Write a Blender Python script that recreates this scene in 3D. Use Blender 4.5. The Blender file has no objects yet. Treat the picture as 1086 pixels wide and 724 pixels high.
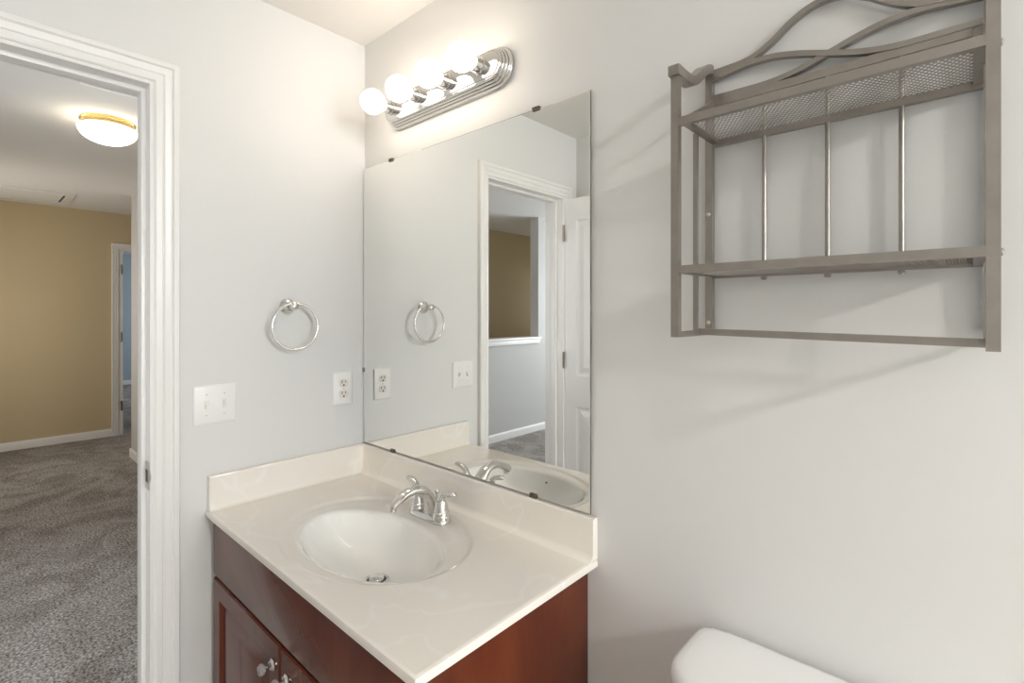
import bpy, bmesh, math, random
from mathutils import Vector, Matrix
random.seed(4)
PI = math.pi
S = bpy.context.scene
C = S.collection

# ------------------------------------------------------------------ camera
FOC = 533.7                                   # focal length in pixels of the 1086 x 724 frame
cam_d = bpy.data.cameras.new('camera'); cam = bpy.data.objects.new('camera', cam_d); C.objects.link(cam)
cam_d.sensor_width = 36; cam_d.lens = FOC * 36 / 1086
cam_d.shift_y = -31.0 / 1086
cam_d.clip_start = 0.02
cam.location = (1.643, -1.0, 1.43)
cam.rotation_euler = (PI / 2, 0, math.atan(487 / FOC))
S.camera = cam

# ------------------------------------------------------------------ world, exposure, light strengths
S.view_settings.view_transform = 'Standard'
S.view_settings.look = 'None'
S.view_settings.gamma = 1
S.view_settings.use_curve_mapping = False
S.view_settings.exposure = 0.16
S.cycles.use_denoising = True
S.cycles.max_bounces = 10
S.cycles.diffuse_bounces = 6
S.cycles.glossy_bounces = 6
S.cycles.sample_clamp_indirect = 6
S.cycles.caustics_reflective = False
S.cycles.caustics_refractive = False
W = bpy.data.worlds.new('world'); S.world = W; W.use_nodes = True
W.node_tree.nodes['Background'].inputs[0].default_value = (0.75, 0.87, 1, 1)
W.node_tree.nodes['Background'].inputs[1].default_value = 0.4

BULB_COL, BULB_STR = (1, 0.87, 0.72), 11      # the four globes over the mirror
BATH_COL, BATH_STR = (1, 0.99, 0.97), 315     # ceiling lamp over the far end of the bathroom
HALL_COL, HALL_STR = (1, 0.86, 0.66), 11       # ceiling lamp of the hall

def area_light(name, loc, rot, sx, sy, power, col):
    l = bpy.data.lights.new(name, 'AREA'); l.shape = 'RECTANGLE'; l.size = sx; l.size_y = sy
    l.energy = power; l.color = col
    o = bpy.data.objects.new(name, l); C.objects.link(o); o.location = loc; o.rotation_euler = rot
    return o
# daylight of the corridor and blue room windows; the other lamps are added fill
area_light('corridor_daylight', (-1.15, -5.42, 1.5), (PI / 2, 0, 0), 1.2, 1.3, 50, (0.86, 0.93, 1))
area_light('bathroom_fill', (5.34, -0.42, 1.62), (0, PI / 2, 0), 1.0, 0.6, 50, (0.81, 0.93, 1))  # added fill from the unseen right end, brightens the bathroom walls
area_light('landing_fill', (-1.2, 0.34, 1.48), (-PI / 2, 0, 0), 1.2, 1.25, 17, (0.93, 0.97, 1))  # added fill, lifts the landing, half wall and open door
area_light('stairwell_fill', (-2.83, -5.72, 1.6), (PI / 2, 0, 0), 0.6, 1.0, 5, (1, 0.93, 0.84))  # added fill, brightens the tan stairwell wall in the mirror
area_light('blue_room_daylight', (-8.6, 3.12, 1.5), (-PI / 2, 0, 0), 1.4, 1.3, 44, (0.85, 0.92, 1))
area_light('loft_fill', (-4.5, -1.66, 1.5), (PI / 2, 0, 0), 1.0, 1.2, 18.5, (1, 0.95, 0.88))  # added fill for the tan far wall, carpet and hall ceiling

# ------------------------------------------------------------------ materials
def mat(name, col, rough=0.5, metal=0.0, spec=0.5, coat=0.0):
    m = bpy.data.materials.new(name); m.use_nodes = True
    b = m.node_tree.nodes['Principled BSDF']
    b.inputs['Base Color'].default_value = (*col, 1)
    b.inputs['Roughness'].default_value = rough
    b.inputs['Metallic'].default_value = metal
    b.inputs['Specular IOR Level'].default_value = spec
    b.inputs['Coat Weight'].default_value = coat
    return m
def nd(m, t, **kw):
    n = m.node_tree.nodes.new(t)
    for k, v in kw.items(): setattr(n, k, v)
    return n
def bsdf(m): return m.node_tree.nodes['Principled BSDF']
def coords(m, scale=(1, 1, 1)):
    g = nd(m, 'ShaderNodeNewGeometry'); mp = nd(m, 'ShaderNodeMapping')
    mp.inputs['Scale'].default_value = scale
    m.node_tree.links.new(g.outputs['Position'], mp.inputs['Vector'])
    return mp.outputs['Vector']
def noise(m, scale, detail=3, vscale=(1, 1, 1), dist=0.0):
    n = nd(m, 'ShaderNodeTexNoise'); n.inputs['Scale'].default_value = scale
    n.inputs['Detail'].default_value = detail; n.inputs['Distortion'].default_value = dist
    m.node_tree.links.new(coords(m, vscale), n.inputs['Vector'])
    return n
def ramp(m, src, stops):
    r = nd(m, 'ShaderNodeValToRGB'); e = r.color_ramp.elements
    while len(e) < len(stops): e.new(0.5)
    for i, (p, c) in enumerate(stops): e[i].position = p; e[i].color = (*c, 1)
    m.node_tree.links.new(src, r.inputs['Fac'])
    return r
def bump(m, src, strength, dist):
    b = nd(m, 'ShaderNodeBump'); b.inputs['Strength'].default_value = strength; b.inputs['Distance'].default_value = dist
    m.node_tree.links.new(src, b.inputs['Height']); m.node_tree.links.new(b.outputs['Normal'], bsdf(m).inputs['Normal'])
def base(m, src): m.node_tree.links.new(src, bsdf(m).inputs['Base Color'])

def paint(name, col, rough=0.55):
    m = mat(name, col, rough, spec=0.3)
    n = noise(m, 260, 3); bump(m, n.outputs['Fac'], 0.12, 0.001)
    return m
M = {}
M['wall'] = paint('wall_paint_warm_white', (0.755, 0.745, 0.73))
M['ceiling'] = paint('ceiling_white', (0.84, 0.82, 0.79), 0.8)
M['hall_wall'] = paint('hall_grey_paint', (0.60, 0.59, 0.57))
M['tan'] = paint('tan_paint', (0.62, 0.51, 0.32))
M['blue'] = paint('blue_paint', (0.41, 0.48, 0.535))
M['trim'] = mat('white_trim_enamel', (0.86, 0.84, 0.82), 0.3, spec=0.5)
M['plastic'] = mat('white_plastic', (0.86, 0.85, 0.83), 0.3)
M['ivory'] = mat('ivory_plastic', (0.80, 0.74, 0.68), 0.3)
M['dark'] = mat('dark_slot', (0.06, 0.05, 0.045), 0.6)
M['chrome'] = mat('polished_chrome', (0.70, 0.69, 0.675), 0.06, 1.0)
M['nickel'] = mat('satin_nickel', (0.62, 0.58, 0.53), 0.28, 1.0)
M['brass'] = mat('brushed_brass', (0.74, 0.56, 0.26), 0.25, 1.0)
M['clip'] = mat('dark_bronze_clip', (0.15, 0.12, 0.09), 0.35, 0.8)
M['hinge'] = mat('aged_hinge_metal', (0.36, 0.31, 0.26), 0.35, 1.0)
M['porcelain'] = mat('white_porcelain', (0.86, 0.85, 0.84), 0.08, coat=0.4)
M['mirror'] = mat('silvered_mirror', (0.90, 0.905, 0.88), 0.0, 1.0)
M['mirror_edge'] = mat('mirror_edge', (0.10, 0.09, 0.075), 0.6, 0.0, 0.2)
M['crystal'] = mat('clear_acrylic', (0.93, 0.93, 0.93), 0.03)
bsdf(M['crystal']).inputs['Transmission Weight'].default_value = 0.75
bsdf(M['crystal']).inputs['IOR'].default_value = 1.49

m = M['carpet'] = mat('taupe_carpet', (0.3, 0.27, 0.24), 1.0, spec=0.0)
n = noise(m, 95, 5, dist=0.5); n2 = noise(m, 3.0, 4, dist=1.6)
r = ramp(m, n.outputs['Fac'], [(0.34, (0.16, 0.145, 0.135)), (0.5, (0.41, 0.38, 0.36)), (0.66, (0.70, 0.66, 0.63))])
r2 = ramp(m, n2.outputs['Fac'], [(0.38, (0.72, 0.70, 0.67)), (0.60, (1, 1, 1))])
mx = nd(m, 'ShaderNodeMix', data_type='RGBA', blend_type='MULTIPLY'); mx.inputs[0].default_value = 1
m.node_tree.links.new(r.outputs[0], mx.inputs[6]); m.node_tree.links.new(r2.outputs[0], mx.inputs[7])
base(m, mx.outputs[2]); bump(m, n.outputs['Fac'], 0.9, 0.015)

m = M['marble'] = mat('cultured_marble', (0.80, 0.745, 0.67), 0.14, coat=0.35)
n = noise(m, 2.1, 3, dist=1.5)
r = ramp(m, n.outputs['Fac'], [(0.30, (0.885, 0.83, 0.755)), (0.455, (0.885, 0.83, 0.757)), (0.485, (0.91, 0.875, 0.825)), (0.50, (0.885, 0.83, 0.757)), (0.75, (0.89, 0.84, 0.77))])
base(m, r.outputs[0])
M['bowl'] = mat('cultured_marble_bowl', (0.91, 0.89, 0.855), 0.09, coat=0.5)

m = M['cherry'] = mat('cherry_stained_wood', (0.11, 0.028, 0.018), 0.24, spec=0.3, coat=0.15)
n = noise(m, 5, 3, (1.6, 1.6, 0.5), dist=0.6); n2 = noise(m, 120, 2, (1, 1, 0.05))
mx = nd(m, 'ShaderNodeMix', data_type='FLOAT'); mx.inputs[0].default_value = 0.12
m.node_tree.links.new(n.outputs['Fac'], mx.inputs[2]); m.node_tree.links.new(n2.outputs['Fac'], mx.inputs[3])
r = ramp(m, mx.outputs[0], [(0.30, (0.085, 0.018, 0.008)), (0.52, (0.115, 0.025, 0.011)), (0.72, (0.150, 0.037, 0.015))])
base(m, r.outputs[0])

m = M['rack'] = mat('brushed_pewter_metal', (0.36, 0.33, 0.295), 0.36, 0.85)
n = noise(m, 40, 4)
r = ramp(m, n.outputs['Fac'], [(0.3, (0.325, 0.297, 0.268)), (0.7, (0.365, 0.335, 0.305))]); base(m, r.outputs[0])

m = M['tile'] = mat('beige_vinyl_tile', (0.6, 0.54, 0.46), 0.35)
b = nd(m, 'ShaderNodeTexBrick'); b.offset = 0; b.inputs['Scale'].default_value = 1
b.inputs['Brick Width'].default_value = 0.3; b.inputs['Row Height'].default_value = 0.3; b.inputs['Mortar Size'].default_value = 0.004
b.inputs['Color1'].default_value = (0.6, 0.54, 0.46, 1); b.inputs['Color2'].default_value = (0.57, 0.51, 0.43, 1); b.inputs['Mortar'].default_value = (0.4, 0.36, 0.31, 1)
m.node_tree.links.new(coords(m), b.inputs['Vector']); base(m, b.outputs['Color'])

def glow(name, col, strength):
    m = mat(name, (0.9, 0.88, 0.84), 0.3)
    bsdf(m).inputs['Emission Color'].default_value = (*col, 1); bsdf(m).inputs['Emission Strength'].default_value = strength
    return m
M['bulb'] = glow('lit_globe_bulb', BULB_COL, BULB_STR)
M['bath_dome'] = glow('lit_white_dome', BATH_COL, BATH_STR)
M['hall_dome'] = glow('lit_warm_dome', HALL_COL, HALL_STR)

# ------------------------------------------------------------------ helpers
def wloc(p):
    v = Vector((0, 0, 0))
    while p: v += p.location; p = p.parent
    return v
def obj(name, bm, m, parent=None, smooth=None, origin=None):
    """bm is in world coordinates; links it as ONE mesh object"""
    bmesh.ops.recalc_face_normals(bm, faces=bm.faces)
    me = bpy.data.meshes.new(name)
    off = wloc(parent) if parent else Vector(origin or (0, 0, 0))
    bmesh.ops.translate(bm, verts=bm.verts, vec=-off)
    bm.to_mesh(me); bm.free()
    for x in (m if isinstance(m, (list, tuple)) else [m]): me.materials.append(M[x])
    if smooth:
        me.polygons.foreach_set('use_smooth', [True] * len(me.polygons))
        me.set_sharp_from_angle(angle=math.radians(smooth))
    o = bpy.data.objects.new(name, me); C.objects.link(o)
    if parent: o.parent = parent
    else: o.location = off
    return o
def thing(name, label, cat, loc, group=None):
    o = bpy.data.objects.new(name, None); C.objects.link(o); o.location = loc
    o['label'] = label; o['category'] = cat
    if group: o['group'] = group
    return o
def struct(name, bm, m, smooth=None):
    o = obj(name, bm, m, None, smooth); o['kind'] = 'structure'; return o
def B(): return bmesh.new()
def box(bm, x0, x1, y0, y1, z0, z1, bev=0, seg=2):
    r = bmesh.ops.create_cube(bm, size=1)
    vs = r['verts']
    for v in vs:
        v.co = Vector(((x0 + x1) / 2 + v.co.x * (x1 - x0), (y0 + y1) / 2 + v.co.y * (y1 - y0), (z0 + z1) / 2 + v.co.z * (z1 - z0)))
    if bev:
        es = list({e for v in vs for e in v.link_edges})
        bmesh.ops.bevel(bm, geom=es, offset=bev, segments=seg, profile=0.5, affect='EDGES')
    return bm
def frame_of(d, up=None):
    d = d.normalized()
    up = Vector(up) if up else (Vector((0, 0, 1)) if abs(d.z) < 0.95 else Vector((0, 1, 0)))
    s = d.cross(up)
    s.normalize(); u = s.cross(d).normalized()
    return s, u
def tube(bm, pts, rad, n=12, closed=False, caps=True, sx=1.0, su=1.0, up=None, square=False):
    """sweep a round (or square) section along pts; rad a number or one per point"""
    pts = [Vector(p) for p in pts]; N = len(pts)
    rings = []
    for i, p in enumerate(pts):
        if closed: d = pts[(i + 1) % N] - pts[i - 1]
        else: d = pts[min(i + 1, N - 1)] - pts[max(i - 1, 0)]
        s, u = frame_of(d, up)
        r = rad[i] if isinstance(rad, (list, tuple)) else rad
        ring = []
        if square:
            cs = [(-1, -1), (1, -1), (1, 1), (-1, 1)]
        else:
            cs = [(math.cos(2 * PI * k / n), math.sin(2 * PI * k / n)) for k in range(n)]
        for a, b in cs: ring.append(bm.verts.new(p + s * (a * r * sx) + u * (b * r * su)))
        rings.append(ring)
    k = len(rings[0])
    for i in range(N if closed else N - 1):
        a, b = rings[i], rings[(i + 1) % N]
        for j in range(k): bm.faces.new((a[j], a[(j + 1) % k], b[(j + 1) % k], b[j]))
    if caps and not closed:
        bm.faces.new(rings[0][::-1]); bm.faces.new(rings[-1])
    return bm
def lathe(bm, prof, origin, axis=(0, 0, 1), n=40, ex=1.0, ey=1.0, side=None):
    """prof: (radius, height along axis)"""
    o = Vector(origin); ax = Vector(axis).normalized(); s, u = frame_of(ax, side)
    rings = []
    for r, h in prof:
        if r < 1e-6: rings.append([bm.verts.new(o + ax * h)])
        else: rings.append([bm.verts.new(o + ax * h + s * (r * ex * math.cos(2 * PI * k / n)) + u * (r * ey * math.sin(2 * PI * k / n))) for k in range(n)])
    for a, b in zip(rings, rings[1:]):
        if len(a) == 1 and len(b) == 1: continue
        for j in range(n):
            j2 = (j + 1) % n
            if len(a) == 1: bm.faces.new((a[0], b[j2], b[j]))
            elif len(b) == 1: bm.faces.new((a[j], a[j2], b[0]))
            else: bm.faces.new((a[j], a[j2], b[j2], b[j]))
    for r in (rings[0], rings[-1]):
        if len(r) > 2: bm.faces.new(r)
    return bm
def stack(bm, outlines, cap0=True, cap1=True):
    """loft through outlines (lists of 3-D points, same count)"""
    rings = [[bm.verts.new(p) for p in o] for o in outlines]
    k = len(rings[0])
    for a, b in zip(rings, rings[1:]):
        for j in range(k): bm.faces.new((a[j], a[(j + 1) % k], b[(j + 1) % k], b[j]))
    if cap0: bm.faces.new(rings[0][::-1])
    if cap1: bm.faces.new(rings[-1])
    return bm
def extrude_profile(bm, pts, axis, a, b):
    """closed 2-D profile along axis 'x': pts are (y,z); 'y': pts are (x,z)"""
    f = (lambda p, t: (t, p[0], p[1])) if axis == 'x' else (lambda p, t: (p[0], t, p[1]))
    return stack(bm, [[f(p, a) for p in pts], [f(p, b) for p in pts]])
def spline(pts, n=8):
    pts = [Vector(p) for p in pts]; out = []
    for i in range(len(pts) - 1):
        p0 = pts[max(i - 1, 0)]; p1 = pts[i]; p2 = pts[i + 1]; p3 = pts[min(i + 2, len(pts) - 1)]
        for k in range(n):
            t = k / n
            out.append(0.5 * ((2 * p1) + (p2 - p0) * t + (2 * p0 - 5 * p1 + 4 * p2 - p3) * t * t + (3 * p1 - p0 - 3 * p2 + p3) * t ** 3))
    out.append(pts[-1]); return out

CASING = [(0, 0), (0, .008), (.004, .0105), (.016, .0115), (.019, .0095), (.023, .013), (.036, .0155), (.039, .0145), (.043, .0195), (.054, .0195), (.057, .016), (.057, 0)]
def casing(bm, x, nx, ya, yb, zt, zb=0.0, wide=1.0):
    """U-shaped moulded casing round an opening ya<yb in a wall at x, facing nx"""
    cols = []
    for (y, sy, z, sz) in ((ya, -1, zb, 0), (ya, -1, zt, 1), (yb, 1, zt, 1), (yb, 1, zb, 0)):
        cols.append([bm.verts.new((x + nx * t, y + sy * d * wide, z + sz * d * wide)) for d, t in CASING])
    k = len(CASING)
    for a, b in zip(cols, cols[1:]):
        for j in range(k): bm.faces.new((a[j], a[(j + 1) % k], b[(j + 1) % k], b[j]))
    bm.faces.new(cols[0]); bm.faces.new(cols[-1])
    return bm
BASE = [(0, 0), (.014, 0), (.014, .065), (.011, .074), (.007, .079), (.005, .086), (0, .086)]
def baseboard(name, p, q, n):
    """skirting from p to q (x,y), projecting along n"""
    bm = B()
    stack(bm, [[(c[0] + n[0] * t, c[1] + n[1] * t, z) for t, z in BASE] for c in (p, q)])
    return struct(name, bm, 'trim', 30)

# ------------------------------------------------------------------ the setting: bathroom shell
H1, H2 = 2.405, 2.58                     # ceiling of the bathroom, of the hall
YC, XR = -1.355, 5.2                     # wall behind the camera, wall at the tub end
DA, DB, DT = -0.650, -1.232, 2.052       # bathroom door opening in the left wall
bm = B(); box(bm, -0.12, 0, DA, 0.26, 0, H2); box(bm, -0.12, 0, -5.6, DB, 0, H2); box(bm, -0.12, 0, DB, DA, DT, H2)
struct('wall_left', bm, 'wall')
struct('wall_back', box(B(), 0, XR, 0, 0.14, 0, H2), 'wall')
struct('wall_front', box(B(), 0, XR, YC - 0.12, YC, 0, H2), 'wall')
bm = B(); box(bm, XR, XR + .12, YC - .12, -.72, 0, H2); box(bm, XR, XR + .12, -.12, .14, 0, H2); box(bm, XR, XR + .12, -.72, -.12, 0, 1.12); box(bm, XR, XR + .12, -.72, -.12, 2.12, H2)
struct('wall_right', bm, 'wall')
bm = B()                                  # unseen window, added as a source for the bathroom fill
for a, b_ in ((-.78, -.70), (-.14, -.06)): box(bm, XR - .02, XR, a, b_, 1.05, 2.18, .004)
for a, b_ in ((1.05, 1.14), (2.10, 2.18)): box(bm, XR - .02, XR, -.70, -.14, a, b_, .004)
box(bm, XR + .03, XR + .06, -.72, -.12, 1.60, 1.64, .004)
struct('added_window_3', bm, 'trim')
struct('floor', box(B(), -0.06, XR, YC, 0, -0.06, 0), 'tile')
struct('ceiling', box(B(), 0, XR, YC, 0, H1, H1 + 0.1), 'ceiling')

# hall, corridor, stairwell and blue room shells
struct('floor_hall', box(B(), -10.8, -0.06, -5.6, 3.2, -0.06, 0.0), 'carpet')
struct('ceiling_hall', box(B(), -10.8, -0.12, -5.6, 3.2, H2, H2 + 0.1), 'ceiling')
bm = B(); box(bm, -4.5, -1.8, .14, .26, 0, H2); box(bm, -.6, -.12, .14, .26, 0, H2); box(bm, -1.8, -.6, .14, .26, 0, .85); box(bm, -1.8, -.6, .14, .26, 2.1, H2); struct('wall_hall_north', bm, 'hall_wall')
struct('wall_passage', box(B(), -4.5, -4.38, 0.26, 1.6, 0, H2), 'hall_wall')
struct('wall_passage_end', box(B(), -5.7, -4.38, 1.6, 1.72, 0, H2), 'hall_wall')
D2A, D2B, D2T = 0.245, 1.005, 2.16
bm = B(); box(bm, -5.82, -5.7, -1.6, D2A, 0, H2); box(bm, -5.82, -5.7, D2B, 1.72, 0, H2); box(bm, -5.82, -5.7, D2A, D2B, D2T, H2)
struct('wall_far', bm, 'tan')
bm = B(); box(bm, -5.7, -5.0, -1.6, -1.48, 0, H2); box(bm, -4.0, -3.42, -1.6, -1.48, 0, H2); box(bm, -5.0, -4.0, -1.6, -1.48, 0, .9); box(bm, -5.0, -4.0, -1.6, -1.48, 2.1, H2)
struct('wall_hall_south', bm, 'tan')
struct('wall_stairwell', box(B(), -3.42, -3.30, -5.6, -1.48, 0, H2), 'tan')
struct('wall_stairwell_end', box(B(), -3.30, -2.36, -1.5, -1.38, 0, H2), 'hall_wall')
bm = B(); HW = -2.235                      # half wall beside the stairs
OY0, OY1, SZ = -3.74, -1.62, 1.08
box(bm, HW - 0.125, HW, -5.6, OY0, 0, H2); box(bm, HW - 0.125, HW, OY0, OY1, 0, SZ); box(bm, HW - 0.125, HW, OY1, -1.38, 0, H2)
struct('wall_half_height', bm, 'hall_wall')
bm = B(); box(bm, HW - 0.15, HW + 0.035, OY0 - 0.03, OY1 + 0.03, 1.11, 1.135, .006); box(bm, HW, HW + 0.018, OY0 - 0.015, OY1 + 0.015, 1.055, 1.11, .005)
struct('trim_1', bm, 'trim', 30)
bm = B(); box(bm, -3.30, -3.13, -5.6, -5.5, 0, H2); box(bm, -2.53, HW - .125, -5.6, -5.5, 0, H2); box(bm, -3.13, -2.53, -5.6, -5.5, 0, 1.1); box(bm, -3.13, -2.53, -5.6, -5.5, 2.1, H2)
struct('wall_stairwell_far', bm, 'tan')
# corridor end wall with its window
WX0, WX1, WZ0, WZ1 = -1.75, -0.55, 0.85, 2.15
bm = B(); box(bm, HW, WX0, -5.6, -5.5, 0, H2); box(bm, WX1, -0.12, -5.6, -5.5, 0, H2); box(bm, WX0, WX1, -5.6, -5.5, 0, WZ0); box(bm, WX0, WX1, -5.6, -5.5, WZ1, H2)
struct('wall_corridor_end', bm, 'hall_wall')
def window(name, x0, x1, y, z0, z1, s):
    bm = B()
    for a, b_ in ((x0 - .06, x0 + .03), (x1 - .03, x1 + .06)): box(bm, a, b_, y, y + s * .02, z0 - .06, z1 + .06, .004)
    for a, b_ in ((z0 - .06, z0 + .03), (z1 - .03, z1 + .06)): box(bm, x0, x1, y, y + s * .02, a, b_, .004)
    box(bm, x0, x1, y - s * .05, y - s * .02, (z0 + z1) / 2 - .02, (z0 + z1) / 2 + .02, .004)
    return struct(name, bm, 'trim')
window('window_1', WX0, WX1, -5.5, WZ0, WZ1, 1)
window('added_window_5', -3.13, -2.53, -5.5, 1.1, 2.1, 1)  # unseen window, added to go with the stairwell fill
window('added_window_6', -1.8, -.6, .14, .85, 2.1, -1)  # unseen window, added where the landing fill shines in
window('added_window_4', -5.0, -4.0, -1.48, .9, 2.1, 1)  # unseen window, added in front of the loft fill
# blue bedroom
struct('wall_blue_back', box(B(), -10.85, -10.7, -1.6, 3.2, 0, H2), 'blue')
struct('wall_blue_south', box(B(), -10.7, -5.82, -1.72, -1.6, 0, H2), 'blue')
bm = B(); box(bm, -10.7, -9.3, 3.0, 3.1, 0, H2); box(bm, -7.9, -5.7, 3.0, 3.1, 0, H2); box(bm, -9.3, -7.9, 3.0, 3.1, 0, .85); box(bm, -9.3, -7.9, 3.0, 3.1, 2.15, H2)
struct('wall_blue_north', bm, 'blue')
struct('wall_blue_east', box(B(), -5.82, -5.7, 1.72, 3.0, 0, H2), 'blue')
window('window_2', -9.3, -7.9, 3.0, .85, 2.15, -1)

# skirting
baseboard('baseboard_far', (-5.7, -1.48), (-5.7, D2A - .07), (1, 0))
baseboard('baseboard_half_wall', (HW, -5.5), (HW, -1.38), (1, 0))
baseboard('baseboard_hall_north', (-4.5, .14), (-.12, .14), (0, -1))
baseboard('baseboard_passage', (-4.5, .126), (-4.5, 1.6), (-1, 0))
baseboard('baseboard_blue', (-10.7, -1.6), (-10.7, 3.0), (1, 0))
baseboard('baseboard_back', (.98, 0), (XR, 0), (0, -1))
baseboard('baseboard_front', (.62, YC), (XR, YC), (0, 1))

# bathroom door frame: jamb, stop, casing on both sides
bm = B()
casing(bm, 0, 1, DB - .005, DA + .005, DT + .005)
struct('trim_2', bm, 'trim', 25)
bm = B(); casing(bm, -.12, -1, DB - .005, DA + .005, DT + .005); struct('trim_3', bm, 'trim', 25)
bm = B()
JT = .0045
box(bm, -.122, .003, DA - JT, DA + .007, 0, DT + .007); box(bm, -.122, .003, DB - .007, DB + JT, 0, DT + .007); box(bm, -.122, .003, DB + JT, DA - JT, DT - JT, DT + .007)
box(bm, -.085, -.040, DA - .016, DA, 0, DT, .003); box(bm, -.085, -.040, DB, DB + .016, 0, DT, .003); box(bm, -.0845, -.0405, DB + .006, DA - .006, DT - .0165, DT - .001, .003)
jamb = struct('trim_4', bm, 'trim', 30)
bm = B(); box(bm, -.036, -.003, DA - .0075, DA - JT, .948, 1.022, .001); tube(bm, [(-.004, DA - .0065, .966), (.0045, DA - .006, .968), (.0058, DA - .004, .985), (.0045, DA - .006, 1.002), (-.004, DA - .0065, 1.004)], .0016, 8)
strike = obj('strike_plate', bm, 'nickel', jamb); strike['label'] = 'satin metal strike plate'
bm = B(); box(bm, -.028, -.010, DA - .0082, DA - .0070, .968, 1.002, .0004); obj('latch_hole', bm, 'dark', strike)

# the open bathroom door, seen in the mirror
LX0, LX1, LY, LT = 0.004, 0.574, -1.238, 0.034
def panel_face(bm, us, zs, y_face, sgn):
    """moulded six-panel face: us/zs are lists of panel spans; geometry on plane y"""
    xs = sorted({LX0, LX1, *[v for s in us for v in s]}); zz = sorted({.012, DT - .010, *[v for s in zs for v in s]})
    for i in range(len(xs) - 1):
        for j in range(len(zz) - 1):
            x0, x1, z0, z1 = xs[i], xs[i + 1], zz[j], zz[j + 1]
            if (x0, x1) in us and (z0, z1) in zs:
                rings = []
                for ins, dep in ((0, 0), (.012, .007), (.022, .007), (.048, .0015)):
                    rings.append([bm.verts.new((x, y_face - sgn * dep, z)) for x, z in ((x0 + ins, z0 + ins), (x1 - ins, z0 + ins), (x1 - ins, z1 - ins), (x0 + ins, z1 - ins))])
                for a, b_ in zip(rings, rings[1:]):
                    for k in range(4): bm.faces.new((a[k], a[(k + 1) % 4], b_[(k + 1) % 4], b_[k]))
                bm.faces.new(rings[-1])
            else:
                bm.faces.new([bm.verts.new((x, y_face, z)) for x, z in ((x0, z0), (x1, z0), (x1, z1), (x0, z1))])
bm = B()
us = [(.080, .262), (.318, .498)]; zs = [(.22, .925), (1.087, 1.925)]
panel_face(bm, us, zs, LY, 1); panel_face(bm, us, zs, LY - LT, -1)
for x in (LX0, LX1): bm.faces.new([bm.verts.new(p) for p in ((x, LY, .012), (x, LY - LT, .012), (x, LY - LT, DT - .010), (x, LY, DT - .010))])
for z in (.012, DT - .010): bm.faces.new([bm.verts.new(p) for p in ((LX0, LY, z), (LX1, LY, z), (LX1, LY - LT, z), (LX0, LY - LT, z))])
bmesh.ops.remove_doubles(bm, verts=bm.verts, dist=1e-5)
door = obj('door_1', bm, 'trim'); door['kind'] = 'structure'
for z in (1.86, 1.17, .25):
    bm = B(); lathe(bm, [(0, -.046), (.006, -.044), (.006, .044), (0, .046)], (0.0035, DB + .0015, z), n=12)
    box(bm, .001, .003, DB - .03, DB, z - .044, z + .044)
    obj('hinge', bm, 'hinge', door, 30)
bm = B()
lathe(bm, [(0, 0), (.03, 0), (.031, .006), (.012, .012), (.011, .03), (.026, .042), (.029, .053), (.022, .064), (0, .068)], (.515, LY, .97), (0, 1, 0))
obj('door_handle', bm, 'nickel', door, 40)

# doorway of the blue room
bm = B(); casing(bm, -5.7, 1, D2A, D2B, D2T, wide=1.2)
t5 = struct('trim_5', bm, 'trim', 25)
bm = B()
box(bm, -5.83, -5.698, D2A - .002, D2A + .038, 0, D2T); box(bm, -5.83, -5.698, D2B - .016, D2B + .002, 0, D2T); box(bm, -5.829, -5.699, D2A + .038, D2B - .016, D2T - .016, D2T + .002)
t6 = struct('trim_6', bm, 'trim', 30)
for z in (1.93, 1.14, .34):
    bm = B(); lathe(bm, [(0, -.058), (.010, -.056), (.010, .056), (0, .058)], (-5.692, D2A + .024, z), n=12); obj('hinge', bm, 'hinge', t6)

# ------------------------------------------------------------------ vanity cabinet
CX0, CX1, CF = 0.020, 0.975, -0.507
FY = CF + .020                               # front of the carcass behind the doors
MEET = 0.472
vc = thing('vanity_cabinet', 'dark cherry wood vanity cabinet with two raised-panel doors under the cream sink top', 'cabinet', (.5, -.25, 0))
bm = B()
box(bm, CX0, CX0 + .018, FY, -.002, 0.0, .8395); box(bm, CX1 - .018, CX1, FY, -.002, 0.0, .8395, .001)
box(bm, CX0 + .018, CX1 - .018, FY + .06, FY + .075, 0, .1); box(bm, CX0 + .018, CX1 - .018, FY, -.002, .1, .118)
box(bm, CX0 + .018, CX1 - .018, FY, FY + .018, .64, .8395); box(bm, CX0 + .018, CX0 + .05, FY, FY + .018, .118, .64); box(bm, CX1 - .05, CX1 - .018, FY, FY + .018, .118, .64)
box(bm, MEET - .025, MEET + .03, FY, FY + .018, .118, .64); box(bm, CX0 + .018, CX1 - .018, -.012, -.002, .118, .8395)
obj('carcass', bm, 'cherry', vc)
bm = B(); box(bm, 0.002, CX0, FY + .002, FY + .02, 0, .838); obj('filler_strip', bm, 'cherry', vc)
bm = B(); box(bm, CX0 + .002, CX1 - .004, CF, FY - .0005, .674, .837, .003); obj('false_drawer_front', bm, 'cherry', vc, 30)
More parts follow.
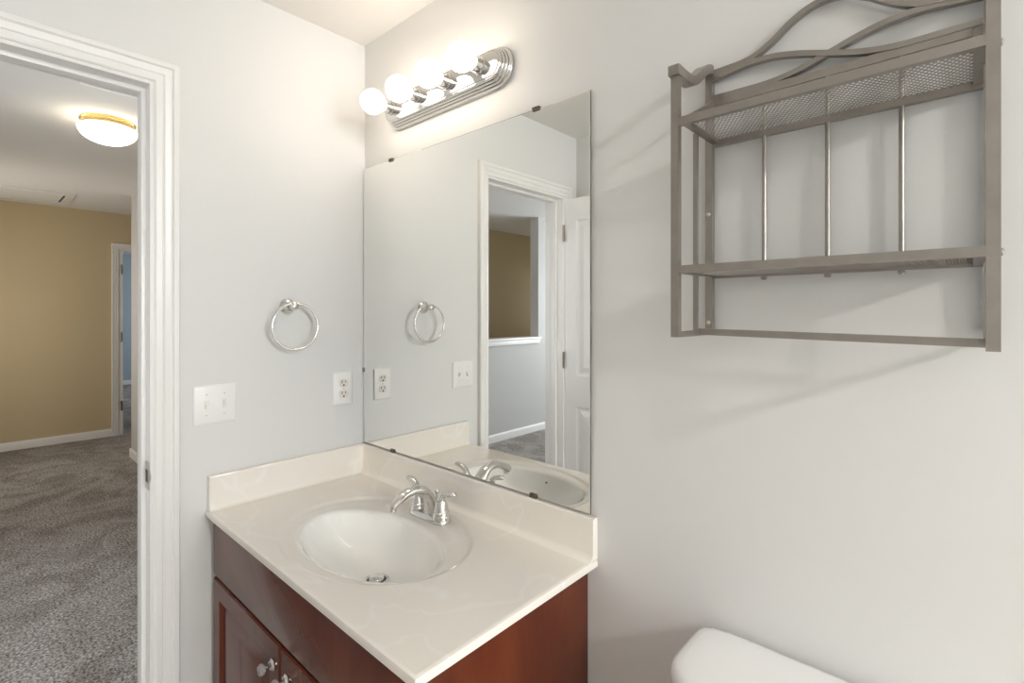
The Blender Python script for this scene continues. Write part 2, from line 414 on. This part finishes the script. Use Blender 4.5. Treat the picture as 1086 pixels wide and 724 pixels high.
def cab_door(x0, x1, z0, z1, knob_x):
    bm = B(); rings = []
    for ins, y in ((0, FY - .0005), (0, CF + .004), (.004, CF), (.050, CF), (.054, CF + .003), (.060, CF + .010), (.066, CF + .010), (.102, CF + .0035), (.108, CF + .0025)):
        rings.append([(x, y, z) for x, z in ((x0 + ins, z0 + ins), (x1 - ins, z0 + ins), (x1 - ins, z1 - ins), (x0 + ins, z1 - ins))])
    stack(bm, rings)
    d = obj('door', bm, 'cherry', vc, 18)
    kz = .608
    bm = B(); lathe(bm, [(0, 0), (.013, 0), (.0135, .003), (.011, .005), (.010, .008), (.0045, .010), (.0045, .021)], (knob_x, CF, kz), (0, -1, 0), 24)
    k = obj('knob', bm, 'chrome', d, 40)
    bm = B(); lathe(bm, [(.004, .019), (.008, .020), (.0130, .024), (.0132, .028), (.010, .033), (0, .035)], (knob_x, CF, kz), (0, -1, 0), 10)
    h = obj('knob', bm, 'crystal', d); h['label'] = 'clear faceted knob head'
cab_door(CX0 + .002, MEET - .003, .125, .664, MEET - .034)
cab_door(MEET + .003, CX1 - .012, .125, .664, MEET + .040)

# ------------------------------------------------------------------ vanity top with its moulded bowl
ZT = .857
vt = thing('sink_vanity_top', 'cream cultured-marble sink top with oval bowl, on the cherry cabinet below the mirror', 'sink', (.5, -.26, .84))
ocx, ocy, oa, ob = .495, -.272, .288, .214           # outer oval
bcx, bcy, ba, bb = .512, -.302, .238, .138           # bowl
dcx, dcy = .515, -.280                               # drain
def corner_angles(cx, cy, x0, x1, y0, y1): return [math.atan2(y - cy, x - cx) for x in (x0, x1) for y in (y0, y1)]
X0, X1, Y0, Y1 = 0.002, 1.002, -.522, -.002
ang = sorted([2 * PI * k / 120 - PI for k in range(120)])
for ca in corner_angles(ocx, ocy, X0, X1, Y0, Y1):
    i = min(range(len(ang)), key=lambda k: abs(ang[k] - ca)); ang[i] = ca
def ell(cx, cy, a, b, z): # point on the ellipse in the direction ang as seen from its centre (polar form)
    out = []
    for t in ang:
        c, s = math.cos(t), math.sin(t); r = 1 / math.sqrt((c / a) ** 2 + (s / b) ** 2)
        out.append((cx + r * c, cy + r * s, z))
    return out
def rect(ins, z):
    out = []
    for t in ang:
        c, s = math.cos(t), math.sin(t)
        k = min(((X1 - ocx) / c if c > 0 else (X0 - ocx) / c) if abs(c) > 1e-9 else 9, ((Y1 - ocy) / s if s > 0 else (Y0 - ocy) / s) if abs(s) > 1e-9 else 9)
        x, y = ocx + c * k, ocy + s * k
        out.append((min(max(x, X0 + ins), X1 - ins), min(max(y, Y0 + ins), Y1 - ins), z))
    return out
bm = B()
outl = [rect(.05, .840), rect(0, .840), rect(0, .851), rect(.0015, .855), rect(.006, ZT), rect(.0085, ZT + .0001), ell(ocx, ocy, oa + .009, ob + .009, ZT + .0001), ell(ocx, ocy, oa + .006, ob + .006, ZT), ell(ocx, ocy, oa + .002, ob + .002, ZT - .0008), ell(ocx, ocy, oa - .004, ob - .004, ZT - .0045),
        ell(ocx, ocy, oa - .012, ob - .012, ZT - .0052), ell(bcx, bcy, ba + .020, bb + .018, ZT - .0060), ell(bcx, bcy, ba + .012, bb + .011, ZT - .0068)]
stack(bm, outl, False, False)
obj('countertop', bm, 'marble', vt, 40)
bm = B(); outl = [ell(bcx, bcy, ba + .012, bb + .011, ZT - .0068), ell(bcx, bcy, ba + .005, bb + .005, ZT - .0085), ell(bcx, bcy, ba, bb, ZT - .0115)]
for f_, dz in ((.985, .0165), (.955, .025), (.91, .038), (.84, .055), (.75, .072), (.62, .087), (.48, .099), (.32, .108), (.18, .113)):
    w = 1 - f_
    outl.append(ell(bcx + (dcx - bcx) * w, bcy + (dcy - bcy) * w, ba * f_, bb * f_ + .012 * w, ZT - dz))
outl.append(ell(dcx, dcy, .030, .030, ZT - .1150))
stack(bm, outl, False, True)
bowl = obj('basin', bm, 'bowl', vt, 60)
bm = B(); lathe(bm, [(0, 0), (.030, 0), (.031, .002), (.026, .0035), (.024, .001), (.019, .001), (.019, .006), (.017, .0085), (0, .010)], (dcx, dcy, ZT - .1148), n=32)
dr = obj('drain', bm, 'chrome', vt, 40)
bm = B(); lathe(bm, [(.0188, .0012), (.0238, .0012), (.0238, .0022), (.0188, .0022)], (dcx, dcy, ZT - .1148), n=32); obj('drain_gap', bm, 'dark', dr)
bm = B(); lathe(bm, [(0, 0), (.0055, 0), (.0055, .0015), (0, .0015)], (bcx + .01, bcy - bb * .93, ZT - .034), (0, .75, .66), 16)
obj('overflow_hole', bm, 'dark', vt)
bm = B()
extrude_profile(bm, [(-.002, .9545), (-.017, .9545), (-.0205, .951), (-.0215, .872), (-.0245, .864), (-.032, .8588), (-.040, ZT + .0002), (-.002, ZT + .0002)], 'x', .002, 1.0015)
obj('backsplash', bm, 'marble', vt, 40)
bm = B()
extrude_profile(bm, [(.002, .9545), (.017, .9545), (.0205, .951), (.0215, .866), (.0235, .861), (.028, .858), (.033, ZT + .0002), (.002, ZT + .0002)], 'y', -.516, -.0205)
obj('side_splash', bm, 'marble', vt, 40)

# ------------------------------------------------------------------ faucet
FX, FYc, FZ = .512, -.106, ZT - .005
fa = thing('faucet', 'chrome two-handle sink faucet with arched spout behind the oval bowl', 'faucet', (FX, FYc, FZ))
def stadium(cx, cy, hx, r, z, n=14):
    out = []
    for s in (1, -1):
        for k in range(n + 1):
            t = -PI / 2 + PI * k / n
            out.append((cx + s * (hx + r * math.cos(t)), cy + s * r * math.sin(t), z))
    return out
bm = B()
stack(bm, [stadium(FX, FYc, .050, .027, FZ), stadium(FX, FYc, .050, .0275, FZ + .004), stadium(FX, FYc, .050, .025, FZ + .010), stadium(FX, FYc, .049, .020, FZ + .014), stadium(FX, FYc, .046, .010, FZ + .016)])
obj('base_plate', bm, 'chrome', fa, 40)
bm = B()
P = spline([(FX, FYc + .004, FZ + .010), (FX, FYc + .002, FZ + .035), (FX, FYc - .008, FZ + .062), (FX, FYc - .030, FZ + .083), (FX, FYc - .062, FZ + .089), (FX, FYc - .096, FZ + .081), (FX, FYc - .128, FZ + .063)], 6)
nP = len(P); R_ = [.0205 - .0085 * min(1, i / nP * 1.35) + (.0016 * max(0, i / nP - .6) / .4) for i in range(nP)]
tube(bm, P, R_, 20, sx=1.28, su=.95)
sp = obj('spout', bm, 'chrome', fa, 50)
bm = B(); e = Vector((FX, FYc - .1195, FZ + .062)); lathe(bm, [(0, 0), (.0085, 0), (.009, .002), (.009, .012), (.006, .014)], e, (0, -.25, -1), 20)
obj('aerator', bm, 'nickel', sp, 40)
for s in (-1, 1):
    hx = FX + s * .051
    bm = B(); lathe(bm, [(.0255, .008), (.0255, .012), (.0235, .020), (.0225, .029), (.0205, .030), (.0185, .042), (.0155, .053), (.0120, .059), (0, .063)], (hx, FYc, FZ), n=28)
    h = obj('handle', bm, 'chrome', fa, 40)
    bm = B()
    P = spline([(hx, FYc + .001, FZ + .050), (hx + s * .004, FYc, FZ + .064), (hx + s * .014, FYc + .001, FZ + .076), (hx + s * .034, FYc + .002, FZ + .083), (hx + s * .056, FYc + .003, FZ + .0865)] if s > 0 else
               [(hx, FYc + .001, FZ + .050), (hx + s * .006, FYc + .001, FZ + .066), (hx + s * .018, FYc + .002, FZ + .081), (hx + s * .036, FYc + .002, FZ + .088), (hx + s * .056, FYc + .003, FZ + .0875)], 6)
    n_ = len(P); rr = [.0098 - .0022 * i / n_ + (.0006 if i > n_ * .6 else 0) for i in range(n_)]; rr[-1] = .003; rr[-2] = .0055
    tube(bm, P, rr, 14, sx=1.15, su=.8)
    obj('lever', bm, 'chrome', h, 50)
bm = B(); lathe(bm, [(.003, .012), (.003, .058), (.0055, .060), (.0065, .065), (.005, .070), (0, .072)], (FX, FYc + .026, FZ), n=16)
obj('lift_rod', bm, 'chrome', fa, 40)

# ------------------------------------------------------------------ mirror
MX0, MX1, MZ0, MZ1 = .003, .985, .9575, 1.950
mi = thing('wall_mirror', 'large frameless wall mirror standing on the backsplash under the bulb light', 'mirror', (.49, -.004, MZ0))
bm = B(); ya, yb, e = -.0035, -.0085, .0022
back = [(MX0, ya, MZ0), (MX1, ya, MZ0), (MX1, ya, MZ1), (MX0, ya, MZ1)]
mid = [(p[0], yb + .001, p[2]) for p in back]
fr = [(MX0 + e, yb, MZ0 + e), (MX1 - e, yb, MZ0 + e), (MX1 - e, yb, MZ1 - e), (MX0 + e, yb, MZ1 - e)]
stack(bm, [back, mid, fr], True, True)
bm.faces.ensure_lookup_table()
o = obj('glass', bm, ['mirror', 'mirror_edge'], mi)
for p in o.data.polygons: p.material_index = 0 if abs(p.normal.y) > .9 else 1
for x, z, s in ((.180, MZ1, 1), (.822, MZ1, 1), (.190, MZ0, -1), (.813, MZ0, -1)):
    bm = B(); box(bm, x - .011, x + .011, -.0125, -.0087, z - .006 if s > 0 else z - .0015, z + .004 if s > 0 else z + .008, .0015); box(bm, x - .011, x + .011, -.0125, -.0005, z + (.0005 if s > 0 else -.0028), z + (.004 if s > 0 else -.0003))
    obj('mirror_clip', bm, 'clip', mi)
bm = B(); box(bm, MX0 - .002, MX0 + .006, -.012, -.0087, 1.213, 1.228, .001); obj('mirror_clip', bm, 'crystal', mi)

# ------------------------------------------------------------------ light bar over the mirror
LBX0, LBX1, LBZ = .172, .738, 2.0985
BX = (.226, .365, .508, .648)
vl = thing('vanity_light', 'chrome four-bulb light bar with lit round bulbs above the mirror', 'light fixture', (.455, 0, LBZ))
def stad_y(hw, r, y, n=20):
    cx = (LBX0 + LBX1) / 2; out = []
    for s in (1, -1):
        for k in range(n + 1):
            t = -PI / 2 + PI * k / n
            out.append((cx + s * (hw + r * math.cos(t)), y, LBZ + s * r * math.sin(t)))
    return out
bm = B(); hw = (LBX1 - LBX0) / 2 - .055
prof = [(.0565, -.001), (.0565, -.005), (.0540, -.0065)]
for i in range(4):
    r0 = .0535 - i * .0046; y0 = -.008 - i * .0078
    prof += [(r0, y0), (r0 - .0004, y0 - .0052), (r0 - .0018, y0 - .0068), (r0 - .0040, y0 - .0066), (r0 - .0044, y0 - .0058)]
prof += [(.0345, -.0385), (.0330, -.0400), (.0300, -.0405)]
stack(bm, [stad_y(hw, r, y) for r, y in prof])
obj('back_plate', bm, 'chrome', vl, 50)
ZB = LBZ + .006
for x in BX:
    bm = B(); lathe(bm, [(.023, .0395), (.023, .044), (.0205, .046), (.0205, .066), (.0185, .068), (.017, .062)], (x, 0, ZB), (0, -1, 0), 28)
    obj('socket', bm, 'chrome', vl, 40)
    bm = B(); pr = [(.0125, .060), (.0135, .070), (.0165, .0745)]
    for k in range(2, 15):
        t = PI * k / 14; pr.append((.0385 * math.sin(t), .109 - .0385 * math.cos(t)))
    pr[-1] = (0, pr[-1][1])
    lathe(bm, pr, (x, 0, ZB), (0, -1, 0), 32)
    obj('bulb', bm, 'bulb', vl, 60)

# ------------------------------------------------------------------ metal wall rack
RX0, RX1, RB, RF = 1.2655, 1.6625, -.0125, -.165
RC = (RX0 + RX1) / 2
T = .0066
rk = thing('wall_rack', 'brushed metal two-tier wall shelf rack with scrolled top, hung above the toilet', 'shelf', (RC, 0, 1.39))
def bar(bm, p, q, hw=T, hh=None):
    """square bar between two points"""
    return tube(bm, [p, q], 1.0, square=True, sx=hw, su=hh or hw)
for x in (RX0, RX1):
    bm = B(); bar(bm, (x, RF, 1.387 if x == RX0 else 1.383), (x, RF, 1.842)); obj('post', bm, 'rack', rk)
    bm = B(); bar(bm, (x, RB, 1.392), (x, RB, 1.893)); obj('post', bm, 'rack', rk)
    bm = B()
    P = [(x, RF - .011, 1.8455), (x, RF + .006, 1.846)] + [tuple(v) for v in spline([(x, RF + .008, 1.846), (x, -.135, 1.8455), (x, -.105, 1.849), (x, -.078, 1.866), (x, -.052, 1.886), (x, -.030, 1.896), (x, RB - .004, 1.898)], 6)]
    tube(bm, P, 1.0, square=True, sx=.0095, su=.0085, up=(0, 0, 1))
    obj('arm', bm, 'rack', rk, 30)
    bm = B(); bar(bm, (x, RF + T, 1.3915), (x, RB - T, 1.3915), .005); obj('side_bar', bm, 'rack', rk)
    bm = B(); xs = x + (.004 if x == RX0 else -.004); bar(bm, (xs, -.090, 1.396), (xs, -.090, 1.757), .0038); obj('side_rod', bm, 'rack', rk)
# upper basket shelf
bm = B()
bar(bm, (RX0 + T, RF, 1.7575), (RX1 - T, RF, 1.7575), .0052, .0068)
bar(bm, (RX0 + T, RB, 1.7565), (RX1 - T, RB, 1.7565), .0052, .0062)
bar(bm, (RX0 + T, RB, 1.8345), (RX1 - T, RB, 1.8345), .0052, .0071)
for x in (RX0 + .0115, RX1 - .0115):
    bar(bm, (x, RF, 1.7590), (x, RB, 1.7590), .006, .0032)
    bar(bm, (x - .002, RF + .004, 1.760), (x - .002, RB, 1.8375), .0042, .0042)
us_ = obj('upper_shelf', bm, 'rack', rk)
def mesh_panel(z, par, y0=RF + .004, y1=RB - .004):
    bm = B(); x0, x1 = RX0 + .013, RX1 - .013; h = y1 - y0; p = .0072; sl = 1.7   # expanded-metal diamonds
    for s in (-1, 1):
        k = x0 - h / sl
        while k < x1 + h / sl:
            a = [k, y0]; b_ = [k + s * h / sl, y1]
            # clip to x0..x1
            pts = []
            t0, t1 = 0.0, 1.0; dx = b_[0] - a[0]
            ta, tb = (x0 - a[0]) / dx, (x1 - a[0]) / dx
            if ta > tb: ta, tb = tb, ta
            t0, t1 = max(t0, ta), min(t1, tb)
            if t1 - t0 > .01:
                P0 = (a[0] + dx * t0, y0 + h * t0, z); P1 = (a[0] + dx * t1, y0 + h * t1, z)
                tube(bm, [P0, P1], 1.0, square=True, sx=.0006, su=.0004)
            k += p
    return obj('mesh_panel', bm, 'rack', par)
mesh_panel(1.7605, us_)
# lower shelf
bm = B()
bar(bm, (RX0 + T, RF, 1.5035), (RX1 - T, RF, 1.5035), .0052, .0066)
bar(bm, (RX0 + T, RB, 1.5005), (RX1 - T, RB, 1.5005), .0052, .0050)
for x in (RX0 + .0115, RX1 - .0115): bar(bm, (x, RF, 1.4995), (x, RB, 1.4995), .006, .0028)
ls = obj('lower_shelf', bm, 'rack', rk)
mesh_panel(1.5000, ls)
for i in range(3):
    x = RX0 + (RX1 - RX0) * (i + 1) / 4
    bm = B(); tube(bm, [(x, RB - .001, 1.489), (x, RB - .001, 1.836)], .0040, 12); obj('rod', bm, 'rack', rk, 40)
    bm = B(); bar(bm, (x - .0045, RB - .003, 1.4925), (x + .0045, RB - .003, 1.4925), .004, .0018); obj('clip', bm, 'rack', rk)
# scrolled top
def ribbon(name, pts, y, n=8):
    bm = B(); P = spline([(x, y, z) for x, z in pts], n)
    tube(bm, P, 1.0, square=True, sx=.0058, su=.0046, up=(0, 0, 1)); return obj(name, bm, 'rack', rk, 30)
half = [(0, 1.8935), (.030, 1.8945), (.060, 1.896), (.085, 1.902), (.112, 1.917), (.140, 1.938), (.168, 1.953), (.1985, 1.959)]
L = (RX1 - RX0) / 2
ribbon('arch', [(RX0 + .0 + d, z) for d, z in half] + [(RX1 - d, z) for d, z in half[-2::-1]], RB)
sc = [(0, 1.883), (.035, 1.8865), (.075, 1.891), (.115, 1.889), (.155, 1.880), (.1985, 1.866), (.245, 1.852), (.290, 1.845), (.340, 1.8445), (.390, 1.8450)]
ribbon('curved_bar', [(RX0 + d, z) for d, z in sc], RB - .001)
ribbon('curved_bar', [(RX1 - d, z) for d, z in sc], RB + .001)
bm = B(); bar(bm, (RX0 - .003, -.076, 1.3945), (RX1 + .0, -.076, 1.3885), .0050, .0058); obj('towel_bar', bm, 'rack', rk)
for x, s in ((RX0 - T, -1), (RX1 + T, 1)):
    for z in (1.752, 1.502):
        bm = B(); lathe(bm, [(.0042, 0), (.0045, .0015), (.003, .0028), (0, .003)], (x, RF + .001, z), (s, 0, 0), 14); obj('screw', bm, 'nickel', rk, 40)
for x in (RX0, RX1):
    for z in (1.62, 1.41):
        bm = B(); lathe(bm, [(.0035, 0), (.0035, -RB - T), (0, -RB - T)], (x, RB + T - .0002, z), (0, 1, 0), 12); obj('wall_spacer', bm, 'nickel', rk, 40)
        bm = B(); lathe(bm, [(.004, 0), (.004, .001), (.0025, .0025), (0, .003)], (x, RB - T, z), (0, -1, 0), 12); obj('screw', bm, 'nickel', rk, 40)

# ------------------------------------------------------------------ towel ring
TY, TZ = -.284, 1.450
tr = thing('towel_ring', 'round chrome towel ring on the left wall above the outlet and switches', 'towel ring', (0, TY, TZ))
bm = B(); lathe(bm, [(0, .0005), (.024, .0005), (.0245, .004), (.021, .007), (.019, .010), (.013, .012), (.0105, .018), (.0095, .036), (.012, .040), (.0135, .048), (.012, .056), (.006, .060), (0, .061)], (0, TY, TZ), (1, 0, 0), 32)
obj('post', bm, 'chrome', tr, 40)
bm = B(); rr = .0735
tube(bm, [(.048, TY + .006 + rr * math.sin(2 * PI * k / 64), TZ - rr + .008 + rr * math.cos(2 * PI * k / 64)) for k in range(64)], .0040, 10, closed=True, up=(1, 0, 0))
obj('ring', bm, 'chrome', tr, 60)

# ------------------------------------------------------------------ switch plate and outlet on the left wall
def plate(bm, yc, zc, w, h):
    def rr(ins, x):
        a, b_, r = w / 2 - ins, h / 2 - ins, .004; out = []
        for sx, sy, t0 in ((1, 1, 0), (-1, 1, 1), (-1, -1, 2), (1, -1, 3)):
            for k in range(5):
                t = (t0 + k / 4) * PI / 2; out.append((x, yc + sx * (a - r) + r * math.cos(t), zc + sy * (b_ - r) + r * math.sin(t)))
        return out
    stack(bm, [rr(0, .0005), rr(0, .0025), rr(.0015, .0045), rr(.005, .0062)]); return bm
def screw(y, z, par, mt='plastic'):
    bm = B(); lathe(bm, [(.0032, 0), (.003, .001), (0, .0014)], (.0062, y, z), (1, 0, 0), 14); s = obj('screw', bm, mt, par, 40)
    bm = B(); box(bm, .0072, .0079, y - .0026, y + .0026, z - .0004, z + .0004); obj('screw_slot', bm, 'dark', s)
SY, SZC = -.4955, 1.161
sw = thing('light_switch', 'white double toggle light switch plate beside the door casing', 'light switch', (0, SY, SZC))
p = obj('wall_plate', plate(B(), SY, SZC, .117, .114), 'plastic', sw, 30)
for dy, up in ((-.0235, -1), (.0235, 1)):
    bm = B(); box(bm, .0058, .0066, SY + dy - .0062, SY + dy + .0062, SZC - .0125, SZC + .0125, .0003); obj('toggle_slot', bm, 'ivory', p)
    bm = B()
    c = (SY + dy); r0 = [(.006, c - .0045, SZC - .010), (.006, c + .0045, SZC - .010), (.006, c + .0045, SZC + .010), (.006, c - .0045, SZC + .010)]
    r1 = [(.0165, c - .0038, SZC + up * .006 - .0035), (.0165, c + .0038, SZC + up * .006 - .0035), (.0165, c + .0038, SZC + up * .006 + .0035), (.0165, c - .0038, SZC + up * .006 + .0035)]
    stack(bm, [r0, r1]); obj('toggle', bm, 'plastic', sw)
    for dz in (-.030, .030): screw(SY + dy, SZC + dz, sw)
OY, OZ = -.0885, 1.161
ou = thing('wall_outlet', 'white duplex power outlet on the left wall close to the mirror', 'outlet', (0, OY, OZ))
obj('wall_plate', plate(B(), OY, OZ, .073, .117), 'plastic', ou, 30)
for dz in (-.0195, .0195):
    bm = B()
    def oval(r, x): return [(x, OY + max(-.0135, min(.0135, r * math.cos(2 * PI * k / 32) * 1.02)) if False else OY + r * math.cos(2 * PI * k / 32), OZ + dz + max(-.0135, min(.0135, r * math.sin(2 * PI * k / 32)))) for k in range(32)]
    stack(bm, [oval(.0172, .0060), oval(.0172, .0078), oval(.0162, .0084)])
    rc = obj('receptacle', bm, 'ivory', ou, 30)
    bm = B()
    box(bm, .0082, .0088, OY - .0078, OY - .0054, OZ + dz + .000, OZ + dz + .0095); box(bm, .0082, .0088, OY + .0054, OY + .0078, OZ + dz + .001, OZ + dz + .0090)
    lathe(bm, [(.0032, 0), (.0032, .0006), (0, .0006)], (.0082, OY, OZ + dz - .0072), (1, 0, 0), 14)
    obj('slots', bm, 'dark', rc)
screw(OY, OZ, ou)

# ------------------------------------------------------------------ toilet below the rack
TX = 1.477
to = thing('toilet', 'white porcelain toilet tank with rounded lid below the metal rack', 'toilet', (TX, -.3, 0))
def lid_outline(hx, y0, y1, z, ins=0.0, n=64):
    cy = (y0 + y1) / 2; hy = (y1 - y0) / 2; out = []
    for k in range(n):
        t = 2 * PI * k / n; c, s = math.cos(t), math.sin(t); e = 3.8 if s < 0 else 9
        r = 1 / ((abs(c) ** e + abs(s) ** e) ** (1 / e))
        out.append((TX + (hx - ins) * r * c, cy + (hy - ins) * r * s, z))
    return out
bm = B(); A = (.226, -.216, -.010)
stack(bm, [lid_outline(*A, .783, .010), lid_outline(*A, .786, .002), lid_outline(*A, .795, 0), lid_outline(*A, .812, 0), lid_outline(*A, .8205, .003), lid_outline(*A, .8250, .010), lid_outline(*A, .8270, .022), lid_outline(*A, .8275, .05)])
obj('tank_lid', bm, 'porcelain', to, 50)
bm = B(); A = (.217, -.206, -.022)
stack(bm, [lid_outline(.195, -.190, -.028, .385, .01), lid_outline(.200, -.195, -.026, .395), lid_outline(.212, -.202, -.024, .58), lid_outline(*A, .783)])
obj('tank', bm, 'porcelain', to, 50)
bm = B(); lathe(bm, [(.013, 0), (.013, .006), (.006, .010), (.006, .018)], (TX - .155, -.2035, .715), (0, -1, 0), 18)
tube(bm, [(TX - .155, -.221, .715), (TX - .125, -.224, .712), (TX - .088, -.224, .706)], [.0065, .006, .0075], 12)
obj('flush_lever', bm, 'chrome', to, 40)
def bowl_o(hx, y0, y1, z, n=48):
    cy, hy = (y0 + y1) / 2, (y1 - y0) / 2
    return [(TX + hx * math.cos(2 * PI * k / n) * (1 - .12 * max(0, -math.sin(2 * PI * k / n))), cy + hy * math.sin(2 * PI * k / n), z) for k in range(n)]
bm = B(); stack(bm, [bowl_o(.115, -.60, -.10, 0), bowl_o(.110, -.59, -.10, .05), bowl_o(.095, -.55, -.11, .16), bowl_o(.14, -.66, -.08, .28), bowl_o(.18, -.72, -.04, .36), bowl_o(.185, -.725, -.04, .385)])
obj('bowl', bm, 'porcelain', to, 50)
bm = B(); stack(bm, [bowl_o(.186, -.728, -.225, .3855), bowl_o(.190, -.732, -.222, .392), bowl_o(.190, -.732, -.222, .415), bowl_o(.180, -.72, -.23, .425), bowl_o(.08, -.60, -.32, .428)])
obj('seat_lid', bm, 'plastic', to, 50)

# ------------------------------------------------------------------ ceiling lamps
def dome_lamp(name, label, x, y, zc, R, dome, ring):
    t = thing(name, label, 'ceiling light', (x, y, zc))
    k = R / .135
    bm = B(); lathe(bm, [(0, 0), (.136 * k, -.0005), (.136 * k, -.010), (.128 * k, -.014), (.128 * k, -.024), (.132 * k, -.028), (.132 * k, -.040), (.120 * k, -.044), (0, -.044)], (x, y, zc), n=56); obj('ring', bm, ring, t, 30)
    pr = [(.118 * k, -.042), (.140 * k, -.045)]
    for i in range(0, 13):
        a = PI / 2 * i / 12; pr.append((.145 * k * math.cos(a), -.050 - .088 * math.sin(a)))
    pr[-1] = (0, pr[-1][1])
    bm = B(); lathe(bm, pr, (x, y, zc), n=56); obj('lamp_shade', bm, dome, t, 60)
    return t
dome_lamp('ceiling_light', 'lit frosted dome light with brass ring on the hall ceiling', -2.20, -.400, H2, .135, 'hall_dome', 'brass')
dome_lamp('ceiling_light', 'lit white dome light on the bathroom ceiling beyond the toilet', 3.8, -.92, H1, .095, 'bath_dome', 'nickel')

# ------------------------------------------------------------------ hall ceiling: attic hatch and air vent
ah = thing('attic_hatch', 'flat white attic access hatch with frame in the hall ceiling by the tan wall', 'hatch', (-5.1, -.75, H2))
hx0, hx1, hy0, hy1 = -5.44, -4.82, -1.30, -.240
bm = B()
for a in ((hx0, hx1, hy1 - .06, hy1), (hx0, hx1, hy0, hy0 + .06), (hx0, hx0 + .06, hy0 + .06, hy1 - .06), (hx1 - .06, hx1, hy0 + .06, hy1 - .06)): box(bm, *a, H2 - .018, H2 - .0005, .003)
obj('frame', bm, 'trim', ah)
bm = B(); box(bm, hx0 + .062, hx1 - .062, hy0 + .062, hy1 - .062, H2 - .003, H2 - .0006); obj('gap', bm, 'dark', ah)
bm = B(); box(bm, hx0 + .068, hx1 - .066, hy0 + .068, hy1 - .082, H2 - .012, H2 - .0032)
obj('panel', bm, 'ceiling', ah)
cv = thing('ceiling_vent', 'white slatted air vent in the hall ceiling nearest the bathroom door', 'vent', (-1.49, -.45, H2))
vx0, vx1, vy0, vy1 = -1.645, -1.335, -.605, -.295
bm = B()
for a in ((vx0, vx1, vy1 - .022, vy1), (vx0, vx1, vy0, vy0 + .022), (vx0, vx0 + .022, vy0 + .022, vy1 - .022), (vx1 - .022, vx1, vy0 + .022, vy1 - .022)): box(bm, *a, H2 - .012, H2 - .0005, .003)
obj('frame', bm, 'plastic', cv)
bm = B(); box(bm, vx0 + .02, vx1 - .02, vy0 + .02, vy1 - .02, H2 - .003, H2 - .0008); obj('backing', bm, 'dark', cv)
for i in range(12):
    x = vx0 + .034 + i * .0222
    bm = B(); tube(bm, [(x, vy0 + .02, H2 - .007), (x, vy1 - .02, H2 - .007)], 1.0, square=True, sx=.0075, su=.0012, up=(.55, 0, 1)); obj('slat', bm, 'plastic', cv)
